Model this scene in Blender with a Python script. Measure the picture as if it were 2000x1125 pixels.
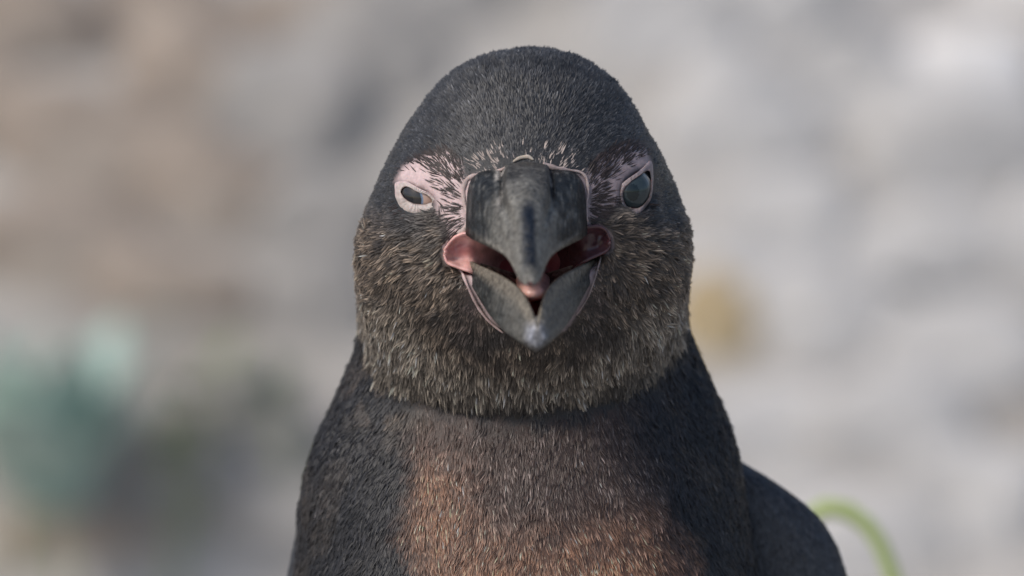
import bpy, math, random
import numpy as np
from mathutils import Vector, Matrix
from mathutils.bvhtree import BVHTree

random.seed(7)
RNG = np.random.default_rng(11)
for o in list(bpy.data.objects):
    bpy.data.objects.remove(o)
SC = bpy.context.scene
COL = SC.collection

# ------------------------------------------------------------------ camera
S = 0.000136            # metres per photograph pixel at the penguin's eyes
DIST = 1.6              # camera to penguin head
PITCH = math.radians(10)
H0 = 0.5177             # height of the framed centre above the ground
FWD = np.array([0, math.cos(PITCH), -math.sin(PITCH)])
UPV = np.array([0, math.sin(PITCH), math.cos(PITCH)])
P0 = np.array([0, 0, H0])
CAM = P0 - FWD * DIST
cam_d = bpy.data.cameras.new('camera')
cam = bpy.data.objects.new('camera', cam_d)
COL.objects.link(cam)
cam.location = CAM
cam.rotation_euler = (math.pi / 2 - PITCH, 0, 0)
cam_d.sensor_width = 36
cam_d.lens = 36 * DIST / (2000 * S)
cam_d.clip_start = 0.05
cam_d.clip_end = 400
cam_d.dof.use_dof = True
cam_d.dof.focus_distance = DIST - 0.016
cam_d.dof.aperture_fstop = (cam_d.lens) / 33.0
SC.camera = cam

# ------------------------------------------------------------------ light
SUN_AZ = math.radians(-52)     # measured from the camera side towards its left
SUN_EL = math.radians(48)
sd = np.array([math.sin(SUN_AZ) * math.cos(SUN_EL), -math.cos(SUN_AZ) * math.cos(SUN_EL), math.sin(SUN_EL)])
world = bpy.data.worlds.new('World')
SC.world = world
world.use_nodes = True
wn = world.node_tree
sky = wn.nodes.new('ShaderNodeTexSky')
sky.sky_type = 'NISHITA'
sky.sun_disc = False
sky.sun_elevation = SUN_EL
sky.sun_rotation = math.atan2(sd[0], sd[1])
sky.dust_density = 2.5
sky.ozone_density = 0.6
wn.nodes['Background'].inputs['Strength'].default_value = 0.15
wn.links.new(sky.outputs[0], wn.nodes['Background'].inputs['Color'])
sun_d = bpy.data.lights.new('sun', 'SUN')
sun = bpy.data.objects.new('sun', sun_d)
COL.objects.link(sun)
sun.location = (-2, -2, 4)
sun.rotation_euler = Vector(sd).to_track_quat('Z', 'Y').to_euler()
sun_d.energy = 2.0
sun_d.angle = math.radians(8.0)
sun_d.color = (1.0, 0.95, 0.88)
SC.view_settings.view_transform = 'Standard'
SC.view_settings.look = 'None'
SC.view_settings.exposure = 0.0
SC.view_settings.gamma = 1.0
SC.render.engine = 'CYCLES'
SC.cycles.use_denoising = True
SC.cycles.max_bounces = 8

# ------------------------------------------------------------------ helpers
def F2W(p):
    """photograph-pixel units (right, away, up) -> world metres"""
    p = np.asarray(p, float) * S
    return P0 + p[..., 0:1] * np.array([1., 0, 0]) + p[..., 1:2] * FWD + p[..., 2:3] * UPV

def W2F(w):
    d = np.asarray(w, float) - P0
    return np.stack([d[..., 0], d @ FWD, d @ UPV], -1) / S

def PX(px, py, Y):
    px, py, Y = np.broadcast_arrays(np.asarray(px, float), np.asarray(py, float), np.asarray(Y, float))
    k = 1 + Y * S / DIST
    return np.stack([(px - 1000) * k, Y, (562.5 - py) * k], -1)

def proj(p):
    k = 1 + p[..., 1] * S / DIST
    return p[..., 0] / k + 1000, 562.5 - p[..., 2] / k

def pchip(x, xs, ys):
    xs = np.asarray(xs, float); ys = np.asarray(ys, float)
    h = np.diff(xs); d = np.diff(ys) / h
    m = np.zeros(len(xs))
    m[0], m[-1] = d[0], d[-1]
    for i in range(1, len(xs) - 1):
        if d[i - 1] * d[i] > 0:
            w1 = 2 * h[i] + h[i - 1]; w2 = h[i] + 2 * h[i - 1]
            m[i] = (w1 + w2) / (w1 / d[i - 1] + w2 / d[i])
    x = np.clip(x, xs[0], xs[-1])
    i = np.clip(np.searchsorted(xs, x) - 1, 0, len(h) - 1)
    t = (x - xs[i]) / h[i]
    return ((1 + 2 * t) * (1 - t) ** 2 * ys[i] + t * (1 - t) ** 2 * h[i] * m[i]
            + t * t * (3 - 2 * t) * ys[i + 1] + t * t * (t - 1) * h[i] * m[i + 1])

def sstep(x, a, b):
    t = np.clip((x - a) / (b - a), 0, 1)
    return t * t * (3 - 2 * t)

def _hash(i, j, k, seed):
    n = (i * 374761393 + j * 668265263 + k * 2147483647 + seed * 1274126177) & 0xFFFFFFFF
    n = ((n ^ (n >> 13)) * 1274126177) & 0xFFFFFFFF
    n = ((n ^ (n >> 16)) * 2246822519) & 0xFFFFFFFF
    return ((n >> 8) & 0xFFFF) / 65535.0

def vnoise(p, scale, seed=0):
    q = np.asarray(p, float) / scale
    i = np.floor(q).astype(np.int64); f = q - i
    f = f * f * (3 - 2 * f)
    r = 0
    for a in (0, 1):
        for b in (0, 1):
            for c in (0, 1):
                w = (f[..., 0] if a else 1 - f[..., 0]) * (f[..., 1] if b else 1 - f[..., 1]) * (f[..., 2] if c else 1 - f[..., 2])
                r = r + w * _hash(i[..., 0] + a, i[..., 1] + b, i[..., 2] + c, seed)
    return r

def poly_sd(px, py, poly):
    """signed distance to a polygon, negative inside"""
    poly = np.asarray(poly, float)
    d = np.full(px.shape, 1e18); ins = np.zeros(px.shape, bool)
    for k in range(len(poly)):
        a, b = poly[k], poly[(k + 1) % len(poly)]
        ex, ey = b - a
        wx, wy = px - a[0], py - a[1]
        t = np.clip((wx * ex + wy * ey) / (ex * ex + ey * ey + 1e-9), 0, 1)
        d = np.minimum(d, (wx - t * ex) ** 2 + (wy - t * ey) ** 2)
        c = ((a[1] <= py) != (b[1] <= py))
        with np.errstate(divide='ignore', invalid='ignore'):
            xi = a[0] + (py - a[1]) / (b[1] - a[1] + 1e-12) * (b[0] - a[0])
        ins ^= c & (px < xi)
    d = np.sqrt(d)
    return np.where(ins, -d, d)

def np_mesh(name, verts, faces, mat, parent=None, cols=None, smooth=True, attrs=None):
    """verts in world metres; faces: list or (n,k) array"""
    me = bpy.data.meshes.new(name)
    verts = np.asarray(verts, float)
    if parent is not None:
        verts = verts - np.array(parent.location)
    if isinstance(faces, (list, tuple)) and len(faces) and isinstance(faces[0], np.ndarray) and faces[0].ndim == 2:
        groups = faces
    elif isinstance(faces, np.ndarray):
        groups = [faces]
    else:
        groups = None
    if groups is None:
        me.from_pydata(verts.tolist(), [], [list(map(int, f)) for f in faces])
    else:
        nl = sum(g.size for g in groups); nf = sum(len(g) for g in groups)
        me.vertices.add(len(verts)); me.vertices.foreach_set('co', verts.astype(np.float32).ravel())
        me.loops.add(nl); me.loops.foreach_set('vertex_index', np.concatenate([g.ravel() for g in groups]).astype(np.int32))
        me.polygons.add(nf)
        tot = np.concatenate([np.full(len(g), g.shape[1]) for g in groups])
        me.polygons.foreach_set('loop_start', (np.cumsum(tot) - tot).astype(np.int32))
        me.update(calc_edges=True)
    me.polygons.foreach_set('use_smooth', np.full(len(me.polygons), smooth))
    if cols is not None:
        ca = me.color_attributes.new('Col', 'FLOAT_COLOR', 'POINT')
        c4 = np.ones((len(verts), 4), np.float32); c4[:, :3] = cols
        ca.data.foreach_set('color', c4.ravel())
    for k, v in (attrs or {}).items():
        a = me.attributes.new(k, 'FLOAT', 'POINT'); a.data.foreach_set('value', np.asarray(v, np.float32))
    me.materials.append(mat)
    me.validate()
    o = bpy.data.objects.new(name, me)
    COL.objects.link(o)
    if parent is not None:
        o.parent = parent
    return o

def tag(o, label=None, cat=None, group=None, kind=None):
    if label: o['label'] = label
    if cat: o['category'] = cat
    if group: o['group'] = group
    if kind: o['kind'] = kind
    return o

def empty(name, loc):
    o = bpy.data.objects.new(name, None); COL.objects.link(o)
    o.location = loc; o.empty_display_size = 0.05
    return o

def grid_faces(nu, nv, wrap_v=False):
    u, v = np.meshgrid(np.arange(nu - 1), np.arange(nv if wrap_v else nv - 1), indexing='ij')
    v2 = (v + 1) % nv
    return np.stack([u * nv + v, u * nv + v2, (u + 1) * nv + v2, (u + 1) * nv + v], -1).reshape(-1, 4)

# ------------------------------------------------------------------ materials
def mat_new(name):
    m = bpy.data.materials.new(name); m.use_nodes = True
    return m, m.node_tree, m.node_tree.nodes['Principled BSDF']

def mat_attr(name, rough=0.5, spec=0.4, sheen=0.0, bump=None, sss=0.0, rough_attr=None, coat=0.0, mottled=0.0):
    m, nt, b = mat_new(name)
    a = nt.nodes.new('ShaderNodeAttribute'); a.attribute_name = 'Col'
    out = a.outputs['Color']
    tc = nt.nodes.new('ShaderNodeTexCoord')
    if mottled:
        n = nt.nodes.new('ShaderNodeTexNoise'); n.inputs['Scale'].default_value = 900; n.inputs['Detail'].default_value = 4
        nt.links.new(tc.outputs['Object'], n.inputs['Vector'])
        mr = nt.nodes.new('ShaderNodeMapRange'); mr.inputs['To Min'].default_value = 1 - mottled; mr.inputs['To Max'].default_value = 1 + mottled
        mr.inputs['From Min'].default_value = 0.3; mr.inputs['From Max'].default_value = 0.7
        nt.links.new(n.outputs['Fac'], mr.inputs['Value'])
        mx = nt.nodes.new('ShaderNodeVectorMath'); mx.operation = 'SCALE'
        nt.links.new(out, mx.inputs[0]); nt.links.new(mr.outputs['Result'], mx.inputs['Scale'])
        out = mx.outputs['Vector']
    nt.links.new(out, b.inputs['Base Color'])
    b.inputs['Roughness'].default_value = rough
    b.inputs['Specular IOR Level'].default_value = spec
    if sheen:
        b.inputs['Sheen Weight'].default_value = sheen; b.inputs['Sheen Roughness'].default_value = 0.4
    if coat:
        b.inputs['Coat Weight'].default_value = coat; b.inputs['Coat Roughness'].default_value = 0.15
    if sss:
        b.inputs['Subsurface Weight'].default_value = sss
        b.inputs['Subsurface Radius'].default_value = (1.0, 0.35, 0.2)
        b.inputs['Subsurface Scale'].default_value = 0.0015
    if rough_attr:
        ra = nt.nodes.new('ShaderNodeAttribute'); ra.attribute_name = rough_attr
        nt.links.new(ra.outputs['Fac'], b.inputs['Roughness'])
    if bump:
        n2 = nt.nodes.new('ShaderNodeTexNoise'); n2.inputs['Scale'].default_value = bump[0]; n2.inputs['Detail'].default_value = 5
        nt.links.new(tc.outputs['Object'], n2.inputs['Vector'])
        bp = nt.nodes.new('ShaderNodeBump'); bp.inputs['Strength'].default_value = bump[1]; bp.inputs['Distance'].default_value = bump[2]
        nt.links.new(n2.outputs['Fac'], bp.inputs['Height']); nt.links.new(bp.outputs['Normal'], b.inputs['Normal'])
    return m

def mat_rock(name, c1, c2, c3, scale=6.0, rough=0.9):
    m, nt, b = mat_new(name)
    tc = nt.nodes.new('ShaderNodeTexCoord')
    n = nt.nodes.new('ShaderNodeTexNoise'); n.inputs['Scale'].default_value = scale; n.inputs['Detail'].default_value = 8; n.inputs['Roughness'].default_value = 0.62
    nt.links.new(tc.outputs['Object'], n.inputs['Vector'])
    r = nt.nodes.new('ShaderNodeValToRGB')
    r.color_ramp.elements[0].position = 0.34; r.color_ramp.elements[0].color = (*c1, 1)
    r.color_ramp.elements[1].position = 0.66; r.color_ramp.elements[1].color = (*c3, 1)
    e = r.color_ramp.elements.new(0.5); e.color = (*c2, 1)
    nt.links.new(n.outputs['Fac'], r.inputs['Fac']); nt.links.new(r.outputs['Color'], b.inputs['Base Color'])
    b.inputs['Roughness'].default_value = rough
    n2 = nt.nodes.new('ShaderNodeTexNoise'); n2.inputs['Scale'].default_value = scale * 12; n2.inputs['Detail'].default_value = 6
    nt.links.new(tc.outputs['Object'], n2.inputs['Vector'])
    bp = nt.nodes.new('ShaderNodeBump'); bp.inputs['Strength'].default_value = 0.5; bp.inputs['Distance'].default_value = 0.004
    nt.links.new(n2.outputs['Fac'], bp.inputs['Height']); nt.links.new(bp.outputs['Normal'], b.inputs['Normal'])
    return m

def mat_leaf(name, c1, c2):
    m, nt, b = mat_new(name)
    tc = nt.nodes.new('ShaderNodeTexCoord')
    n = nt.nodes.new('ShaderNodeTexNoise'); n.inputs['Scale'].default_value = 40; n.inputs['Detail'].default_value = 4
    nt.links.new(tc.outputs['Object'], n.inputs['Vector'])
    r = nt.nodes.new('ShaderNodeValToRGB')
    r.color_ramp.elements[0].position = 0.3; r.color_ramp.elements[0].color = (*c1, 1)
    r.color_ramp.elements[1].position = 0.7; r.color_ramp.elements[1].color = (*c2, 1)
    nt.links.new(n.outputs['Fac'], r.inputs['Fac']); nt.links.new(r.outputs['Color'], b.inputs['Base Color'])
    b.inputs['Roughness'].default_value = 0.5
    return m

M_GROUND = mat_rock('gravelly_earth', (0.30, 0.275, 0.25), (0.37, 0.35, 0.325), (0.44, 0.42, 0.40), 9)
M_TAN = mat_rock('tan_sandstone', (0.27, 0.22, 0.18), (0.34, 0.285, 0.24), (0.41, 0.36, 0.31), 11)
M_GREY = mat_rock('grey_stone', (0.28, 0.265, 0.25), (0.33, 0.315, 0.30), (0.38, 0.365, 0.35), 12)
M_PALE = mat_rock('pale_limestone', (0.42, 0.41, 0.40), (0.50, 0.49, 0.48), (0.58, 0.57, 0.56), 13)
M_WHITE = mat_rock('sunlit_white_stone', (0.72, 0.70, 0.68), (0.80, 0.78, 0.76), (0.85, 0.84, 0.82), 10)  # pale stone whitened, sun glare put into its colour
M_DARK = mat_rock('dark_stone', (0.06, 0.06, 0.06), (0.09, 0.09, 0.09), (0.13, 0.13, 0.13), 12)
M_OCHRE = mat_rock('ochre_stone', (0.34, 0.26, 0.15), (0.44, 0.34, 0.20), (0.52, 0.43, 0.28), 10)
M_FEATHER = mat_attr('feather', rough=0.45, spec=0.30, sheen=0.03)
M_SKIN = mat_attr('bird_skin', rough=0.55, spec=0.35, sss=0.15, bump=(1400, 0.35, 0.0004), mottled=0.12)
M_BILL = mat_attr('bill_horn', rough=0.45, spec=0.20, bump=(520, 0.8, 0.0009), mottled=0.5)
M_MOUTH = mat_attr('mouth_flesh', rough=0.25, spec=0.5, sss=0.25, mottled=0.1)
M_EYE = mat_attr('eye_ball', rough=0.10, spec=0.5)
M_LID = mat_attr('eyelid_skin', rough=0.5, spec=0.35, sss=0.2, bump=(2200, 0.4, 0.0003), mottled=0.1)
M_FOOT = mat_attr('foot_skin', rough=0.6, spec=0.3, bump=(500, 0.5, 0.0006), mottled=0.25)
M_TEAL = mat_leaf('glaucous_leaf', (0.27, 0.38, 0.33), (0.42, 0.53, 0.47))
M_GREEN = mat_leaf('dark_leaf', (0.045, 0.085, 0.05), (0.09, 0.14, 0.07))
M_LIGHTGREEN = mat_leaf('light_leaf', (0.17, 0.22, 0.10), (0.27, 0.31, 0.15))
M_STEM = mat_leaf('fresh_stem', (0.30, 0.38, 0.12), (0.39, 0.46, 0.19))

# ------------------------------------------------------------------ the setting: ground rising into a rubble bank
def bank_h(x, y):
    t = np.clip((y - 1.35) / 4.0, 0, 1.6)
    base = 4.2 * (1 - np.exp(-1.0 * t))
    p = np.stack([x, y, np.zeros_like(x)], -1)
    n = (vnoise(p, 0.35, 3) - .5) * 0.10 + (vnoise(p, 0.12, 4) - .5) * 0.035 + (vnoise(p, 1.7, 5) - .5) * 0.3
    return base + n * sstep(y, 1.25, 1.8)

def axis_pts(lo, hi, dlo, dhi, fine, coarse):
    a = np.concatenate([np.geomspace(1, abs(lo - dlo) + 1, coarse)[::-1] * -1 + 1 + dlo,
                        np.linspace(dlo, dhi, fine)[1:-1],
                        np.geomspace(1, hi - dhi + 1, coarse) - 1 + dhi])
    return a
gx = axis_pts(-120, 120, -1.2, 1.2, 150, 24)
gy = axis_pts(-120, 160, -0.2, 3.6, 220, 24)
GX, GY = np.meshgrid(gx, gy, indexing='ij')
GZ = bank_h(GX, GY)
np_mesh('ground', np.stack([GX, GY, GZ], -1).reshape(-1, 3), grid_faces(len(gx), len(gy)), M_GROUND)['kind'] = 'structure'

def ray_ground(px, py):
    """where the line of sight through this part of the photograph meets the bank"""
    a = F2W(PX(px, py, 0)); d = a - CAM; d = d / np.linalg.norm(d)
    t = 1.0
    for _ in range(600):
        q = CAM + d * t
        if q[2] < float(bank_h(np.array([q[0]]), np.array([q[1]]))[0]):
            break
        t += 0.01
    return CAM + d * t, t

def ico(sub):
    import bmesh
    bm = bmesh.new(); bmesh.ops.create_icosphere(bm, subdivisions=sub, radius=1)
    v = np.array([x.co[:] for x in bm.verts]); f = np.array([[y.index for y in x.verts] for x in bm.faces]); bm.free()
    return v, f
ICO_V, ICO_F = ico(4)

def rock(name, px, py, wpx, hpx, mat, label, group=None, seed=0, rough=0.28, fwd=0.0):
    c, t = ray_ground(px, py)
    c = c + (CAM - c) / t * fwd
    k = S * t / DIST
    r = np.array([wpx / 2 * k * 1.12, (wpx + hpx) / 4 * k * .34, hpx / 2 * k * 1.3])
    v = ICO_V.copy()
    n = (vnoise(v + seed * 3.1, 0.9, seed) - .5) * 2 * rough + (vnoise(v + seed * 1.7, 0.35, seed + 1) - .5) * rough * .7 + (vnoise(v, 0.13, seed + 2) - .5) * 0.06
    # a few flat broken facets
    rs = np.random.default_rng(seed + 100)
    for _ in range(5):
        d = rs.normal(size=3); d /= np.linalg.norm(d)
        h = rs.uniform(0.72, 0.92)
        s = v @ d
        v = v - np.where(s > h, (s - h) * 0.85, 0)[:, None] * d
    v = v * (1 + n)[:, None]
    a = rs.uniform(-.4, .4)
    R = np.array([[math.cos(a), 0, math.sin(a)], [0, 1, 0], [-math.sin(a), 0, math.cos(a)]])
    v = (v @ R.T) * r
    base = np.array([c[0], c[1], float(bank_h(np.array([c[0]]), np.array([c[1]]))[0]) + .3 * fwd])
    o = np_mesh(name, v + base, ICO_F, mat)
    # origin at the stone
    me = o.data
    co = np.empty(len(me.vertices) * 3, np.float32); me.vertices.foreach_get('co', co)
    me.vertices.foreach_set('co', (co.reshape(-1, 3) - base.astype(np.float32)).ravel())
    o.location = base
    tag(o, label, 'rock', group)
    return o

GT, GG, GP = 'tan stones of the bank', 'grey stones of the bank', 'pale stones of the bank'
LT = 'blurred tan sandstone lump in the bank behind the penguin'
LG = 'blurred mid grey stone in the bank behind the penguin'
LP = 'blurred pale limestone lump in the bank behind the penguin'
for i, (px, py, w, h) in enumerate([(60, 120, 330, 260), (300, 60, 300, 200), (130, 330, 420, 240), (380, 230, 330, 260),
                                    (90, 520, 400, 210), (400, 430, 300, 220), (330, 600, 300, 170), (560, 90, 260, 200), (-120, 260, 300, 300), (150, 1090, 300, 120)]):
    rock('sandstone_rock', px, py, w, h, M_TAN, LT, GT, 20 + i)
for i, (px, py, w, h) in enumerate([(560, 300, 280, 280), (700, 160, 300, 260), (600, 500, 260, 220), (850, 40, 320, 220), (480, 880, 300, 200),
                                    (560, 1060, 300, 200), (620, 680, 220, 200), (1060, -10, 300, 180), (380, 1020, 260, 160)]):
    rock('grey_rock', px, py, w, h, M_GREY, LG, GG, 40 + i)
for i, (px, py, w, h) in enumerate([(1280, 110, 280, 240), (1480, 60, 300, 220), (1420, 300, 320, 260), (1640, 240, 300, 260), (1850, 360, 360, 280),
                                    (1560, 480, 320, 240), (1800, 560, 340, 240), (1440, 640, 260, 220), (1640, 700, 320, 240), (1900, 760, 360, 240),
                                    (1520, 860, 300, 220), (1740, 920, 340, 220), (1950, 1020, 320, 240), (1700, 1100, 320, 180), (2080, 560, 300, 260), (1560, 1040, 240, 160)]):
    rock('limestone_rock', px, py, w, h, M_PALE, LP, GP, 60 + i)
rock('white_rock', 1880, 85, 290, 150, M_WHITE, 'pale stone on the upper bank, sun glare painted white', None, 90, fwd=.03)
rock('white_rock', 1980, 20, 180, 90, M_WHITE, 'smaller white stone lying above the bright white one', None, 95)
rock('ochre_rock', 1385, 430, 150, 170, M_OCHRE, 'small ochre yellow stone beside the penguin cheek', None, 91, fwd=.05)
rock('dark_rock', 1770, 405, 90, 80, M_DARK, 'small dark grey stone among pale limestone', None, 92, fwd=.05)

def tube(path, radii, m=12):
    path = np.asarray(path, float); n = len(path)
    T = np.gradient(path, axis=0); T /= np.linalg.norm(T, axis=1)[:, None]
    ref = np.array([0, 1, 0.01]); 
    A = np.cross(T, ref); A /= np.linalg.norm(A, axis=1)[:, None]
    B = np.cross(T, A)
    an = np.linspace(0, 2 * np.pi, m, endpoint=False)
    rad = np.asarray(radii, float)
    if rad.ndim == 1: rad = np.stack([rad, rad], -1)
    V = path[:, None] + rad[:, 0, None, None] * np.cos(an)[None, :, None] * A[:, None] + rad[:, 1, None, None] * np.sin(an)[None, :, None] * B[:, None]
    F = [f for f in grid_faces(n, m, True)]
    V = V.reshape(-1, 3)
    V = np.vstack([V, path[0], path[-1]])
    for j in range(m):
        F.append(np.array([len(V) - 2, (j + 1) % m, j])); F.append(np.array([len(V) - 1, (n - 1) * m + j, (n - 1) * m + (j + 1) % m]))
    return V, F

def cr(pts, n):
    """smooth resampling of a 3-d path"""
    pts = np.asarray(pts, float)
    u = np.concatenate([[0], np.cumsum(np.linalg.norm(np.diff(pts, axis=0), axis=1))])
    t = np.linspace(0, u[-1], n)
    return np.stack([pchip(t, u, pts[:, k]) for k in range(pts.shape[1])], -1)

def leaf_mesh(L, W, T, bend, n=12):
    """a thick tapering leaf along +y that arches in z"""
    V = []; m = 10
    for i in range(n + 1):
        s = i / n
        w = W * (math.sin(math.pi * min(1, 0.16 + 0.84 * s)) ** 0.75) * (1 - 0.15 * s) + 1e-4
        for j in range(m):
            a = 2 * math.pi * j / m
            ca, sa = math.cos(a), math.sin(a)
            V.append((w * .5 * ca, L * s, bend * L * s * s + T * .5 * sa * (1 - .6 * s) + 0.18 * abs(ca) * w * .5))
    V = np.array(V)
    F = grid_faces(n + 1, m, True)
    return V, F

def plant(name, px, py, hpx, mat, label, nleaf, width, seed, group=None, spread=0.9, bend=-0.25, cat='plant'):
    c, t = ray_ground(px, py - 15)
    k = S * t / DIST
    c = c + (CAM - c) / t * 0.055
    gz = float(bank_h(np.array([c[0]]), np.array([c[1]]))[0]) - 0.005
    base = np.array([c[0], c[1], gz])
    root = empty(name, base); tag(root, label, cat, group)
    rs = np.random.default_rng(seed)
    H = hpx * k
    sv, sf = tube(cr(np.array([base, [c[0] + .004, c[1], (gz + c[2]) / 2], c + np.array([0, 0, .004])]), 14), np.linspace(.0022, .0014, 14))
    np_mesh('stem', sv, sf, M_LIGHTGREEN, root)
    for i in range(nleaf):
        L = H * rs.uniform(.75, 1.1)
        V, F = leaf_mesh(L, L * width, L * 0.05, bend * rs.uniform(.3, 1.2))
        az = 2 * math.pi * i / nleaf + rs.uniform(-.3, .3)
        el = math.pi / 2 - spread * rs.uniform(.25, 1)
        M = Matrix.Rotation(az, 3, 'Z') @ Matrix.Rotation(el, 3, 'X') @ Matrix.Rotation(rs.uniform(-.3, .3), 3, 'Y')
        V = V @ np.array(M).T
        np_mesh('leaf', V + c, F, mat, root)
    return root
plant('glaucous_plant', 110, 1010, 400, M_TEAL, 'broad blue-green leaved plant at the foot of the tan stones', 9, 0.5, 1, spread=0.75)
plant('glaucous_plant', 30, 830, 170, M_TEAL, 'smaller blue-green plant behind the broad leaved one', 6, 0.45, 2, spread=0.7)
plant('weed_tuft', 370, 800, 85, M_GREEN, 'small dark green weed tuft beside the blue-green plant', 7, 0.35, 3, spread=1.1)
plant('weed_tuft', 545, 805, 95, M_GREEN, 'small dark green weed tuft between grey stones and the penguin', 7, 0.4, 4, spread=1.0)
plant('weed_tuft', 330, 905, 110, M_LIGHTGREEN, 'yellow-green weed in front of the dark green tuft', 7, 0.3, 5, spread=1.2)
plant('weed_tuft', 440, 740, 90, M_LIGHTGREEN, 'yellow-green weed above the dark green tufts', 6, 0.25, 6, spread=1.2)

# arching green stem behind the flipper
YS = 2300
sp = [(1815, 1600), (1795, 1350), (1765, 1200), (1738, 1110), (1712, 1050), (1682, 1014), (1650, 996), (1620, 990), (1595, 998), (1575, 1015)]
sp = F2W(PX(np.array([p[0] for p in sp]), np.array([p[1] for p in sp]), YS))
foot = sp[0].copy(); foot[2] = -0.01; foot[0] += 0.03
sp = cr(np.vstack([foot, sp]), 60)
V, F = tube(sp, np.linspace(0.0040, 0.0026, 60) * (1 + .12 * np.sin(np.arange(60) * .9)))
st = empty('green_stem', (float(foot[0]), float(foot[1]), 0.0))
np_mesh('stalk', V, F, M_STEM, st)
tag(st, 'bright green stem arching over beside the penguin flipper', 'plant')

# ------------------------------------------------------------------ the penguin: implicit body
BASE_Y = 440.0
root_w = F2W(np.array([30.0, BASE_Y, 0.0])); 
ROOT = empty('penguin', (float(root_w[0]), float(F2W(np.array([30., BASE_Y, -3790.]))[1]), 0.0))
tag(ROOT, 'young dark penguin facing forward with its bill open', 'penguin')

# head outline: py, left, right, depth of widest line, front depth, back depth
HD = np.array([
    [96, 1030, 1050, 70, 60, 80], [103, 985, 1092, 70, 20, 120], [119, 932, 1138, 70, -32, 180], [141, 891, 1172, 68, -74, 230],
    [171, 856, 1207, 66, -112, 272], [206, 824, 1236, 64, -140, 304], [250, 791, 1262, 62, -168, 335], [300, 764, 1290, 60, -195, 360],
    [350, 741, 1313, 60, -215, 375], [400, 720, 1332, 60, -228, 380], [450, 705, 1344, 60, -232, 380], [500, 698, 1347, 60, -230, 375],
    [550, 700, 1340, 62, -222, 370], [590, 709, 1330, 64, -210, 365], [640, 724, 1310, 68, -190, 355], [690, 747, 1280, 75, -160, 345],
    [730, 773, 1246, 85, -122, 335], [765, 812, 1200, 98, -80, 320], [790, 868, 1140, 110, -38, 300], [806, 940, 1085, 120, 15, 260], [814, 1005, 1045, 125, 90, 180]])
BD = np.array([
    [440, 830, 1230, 230, 60, 400], [520, 740, 1310, 235, 40, 430], [590, 716, 1330, 240, 20, 455], [650, 702, 1348, 240, 8, 470], [700, 688, 1368, 240, 0, 485],
    [750, 667, 1391, 240, -24, 500], [800, 645, 1413, 240, -40, 520], [850, 621, 1431, 240, -56, 545], [900, 603, 1443, 240, -72, 575], [950, 592, 1452, 245, -90, 610],
    [1000, 584, 1460, 250, -108, 650], [1060, 582, 1470, 255, -125, 690], [1125, 574, 1482, 260, -150, 730], [1250, 545, 1515, 270, -195, 800], [1500, 480, 1580, 290, -270, 900],
    [2000, 390, 1660, 330, -360, 1020], [2700, 330, 1720, 380, -400, 1090], [3300, 360, 1690, 430, -340, 1110], [3800, 470, 1580, 480, -180, 1080], [4100, 620, 1430, 520, 60, 960], [4220, 900, 1150, 540, 350, 750]])

def loft_fn(T):
    py = T[:, 0]
    Yc = T[:, 3]; k = 1 + Yc * S / DIST
    z = (562.5 - py) * k
    o = np.argsort(z)
    z = z[o]; l = ((T[:, 1] - 1000) * k)[o]; r = ((T[:, 2] - 1000) * k)[o]; yc = Yc[o]; yf = T[o, 4]; yb = T[o, 5]
    def f(p):
        Z = p[..., 2]
        L = pchip(Z, z, l); R = pchip(Z, z, r); C = pchip(Z, z, yc); A = pchip(Z, z, yf); B = pchip(Z, z, yb)
        cx = (L + R) / 2; w = np.maximum((R - L) / 2, 6)
        y = p[..., 1] - C
        d = np.where(y < 0, np.maximum(C - A, 6), np.maximum(B - C, 6))
        q = np.sqrt(((p[..., 0] - cx) / w) ** 2 + (y / d) ** 2)
        v = (q - 1) * np.minimum(np.minimum(w, d), 260)
        return np.maximum(v, np.maximum(Z - z[-1], z[0] - Z))
    return f
f_head = loft_fn(HD)
f_body = loft_fn(BD)

def smin(a, b, k):
    h = np.clip(0.5 + 0.5 * (b - a) / k, 0, 1)
    return b * (1 - h) + a * h - k * h * (1 - h)

def front_Y(px, py):
    Y = np.linspace(-400, 200, 1201)
    v = f_head(PX(np.full_like(Y, px), np.full_like(Y, py), Y))
    return Y[np.argmax(v < 0)]

EL = (812.0, 384.0); ER = (1243.0, 372.0)
RL, RR = 44.0, 46.0
def eye_centre(e, dx, r, proud):
    c = (e[0] + dx, e[1])
    k = math.sqrt(r * r - dx * dx)
    return PX(c[0], c[1], front_Y(*e) - proud + k)
CL = eye_centre(EL, 13, RL, 7); CR = eye_centre(ER, -14, RR, 13)
LID_L_OUT = [(769.5, 362), (771, 356), (777, 353), (790, 352), (805, 360), (821, 369), (838, 376), (850, 388), (853, 400), (844, 411), (832, 416), (809, 419), (792, 415), (778, 403), (770, 384)]
LID_L_IN = [(782, 375), (786, 367), (793, 363.5), (802, 367), (811.6, 373.5), (821, 377), (832, 380), (841.6, 388), (845, 394), (832, 398), (821, 398.5), (809, 397.5), (798, 393), (788.5, 386)]
LID_R_OUT = [(1210, 372), (1214, 359), (1229, 347), (1246, 336), (1263, 318), (1270, 308), (1276, 322), (1277, 346), (1275, 373), (1271, 391), (1256, 413), (1243, 421), (1230, 418), (1216, 405), (1210, 388)]
LID_R_IN = [(1217, 376), (1222, 365), (1234, 353), (1249, 343), (1262, 334), (1269, 331), (1272, 350), (1271.5, 370), (1267, 387), (1257, 400), (1247, 406), (1234, 407), (1223, 402), (1218, 390)]
CM = PX(1028, 502, -215)

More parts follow.
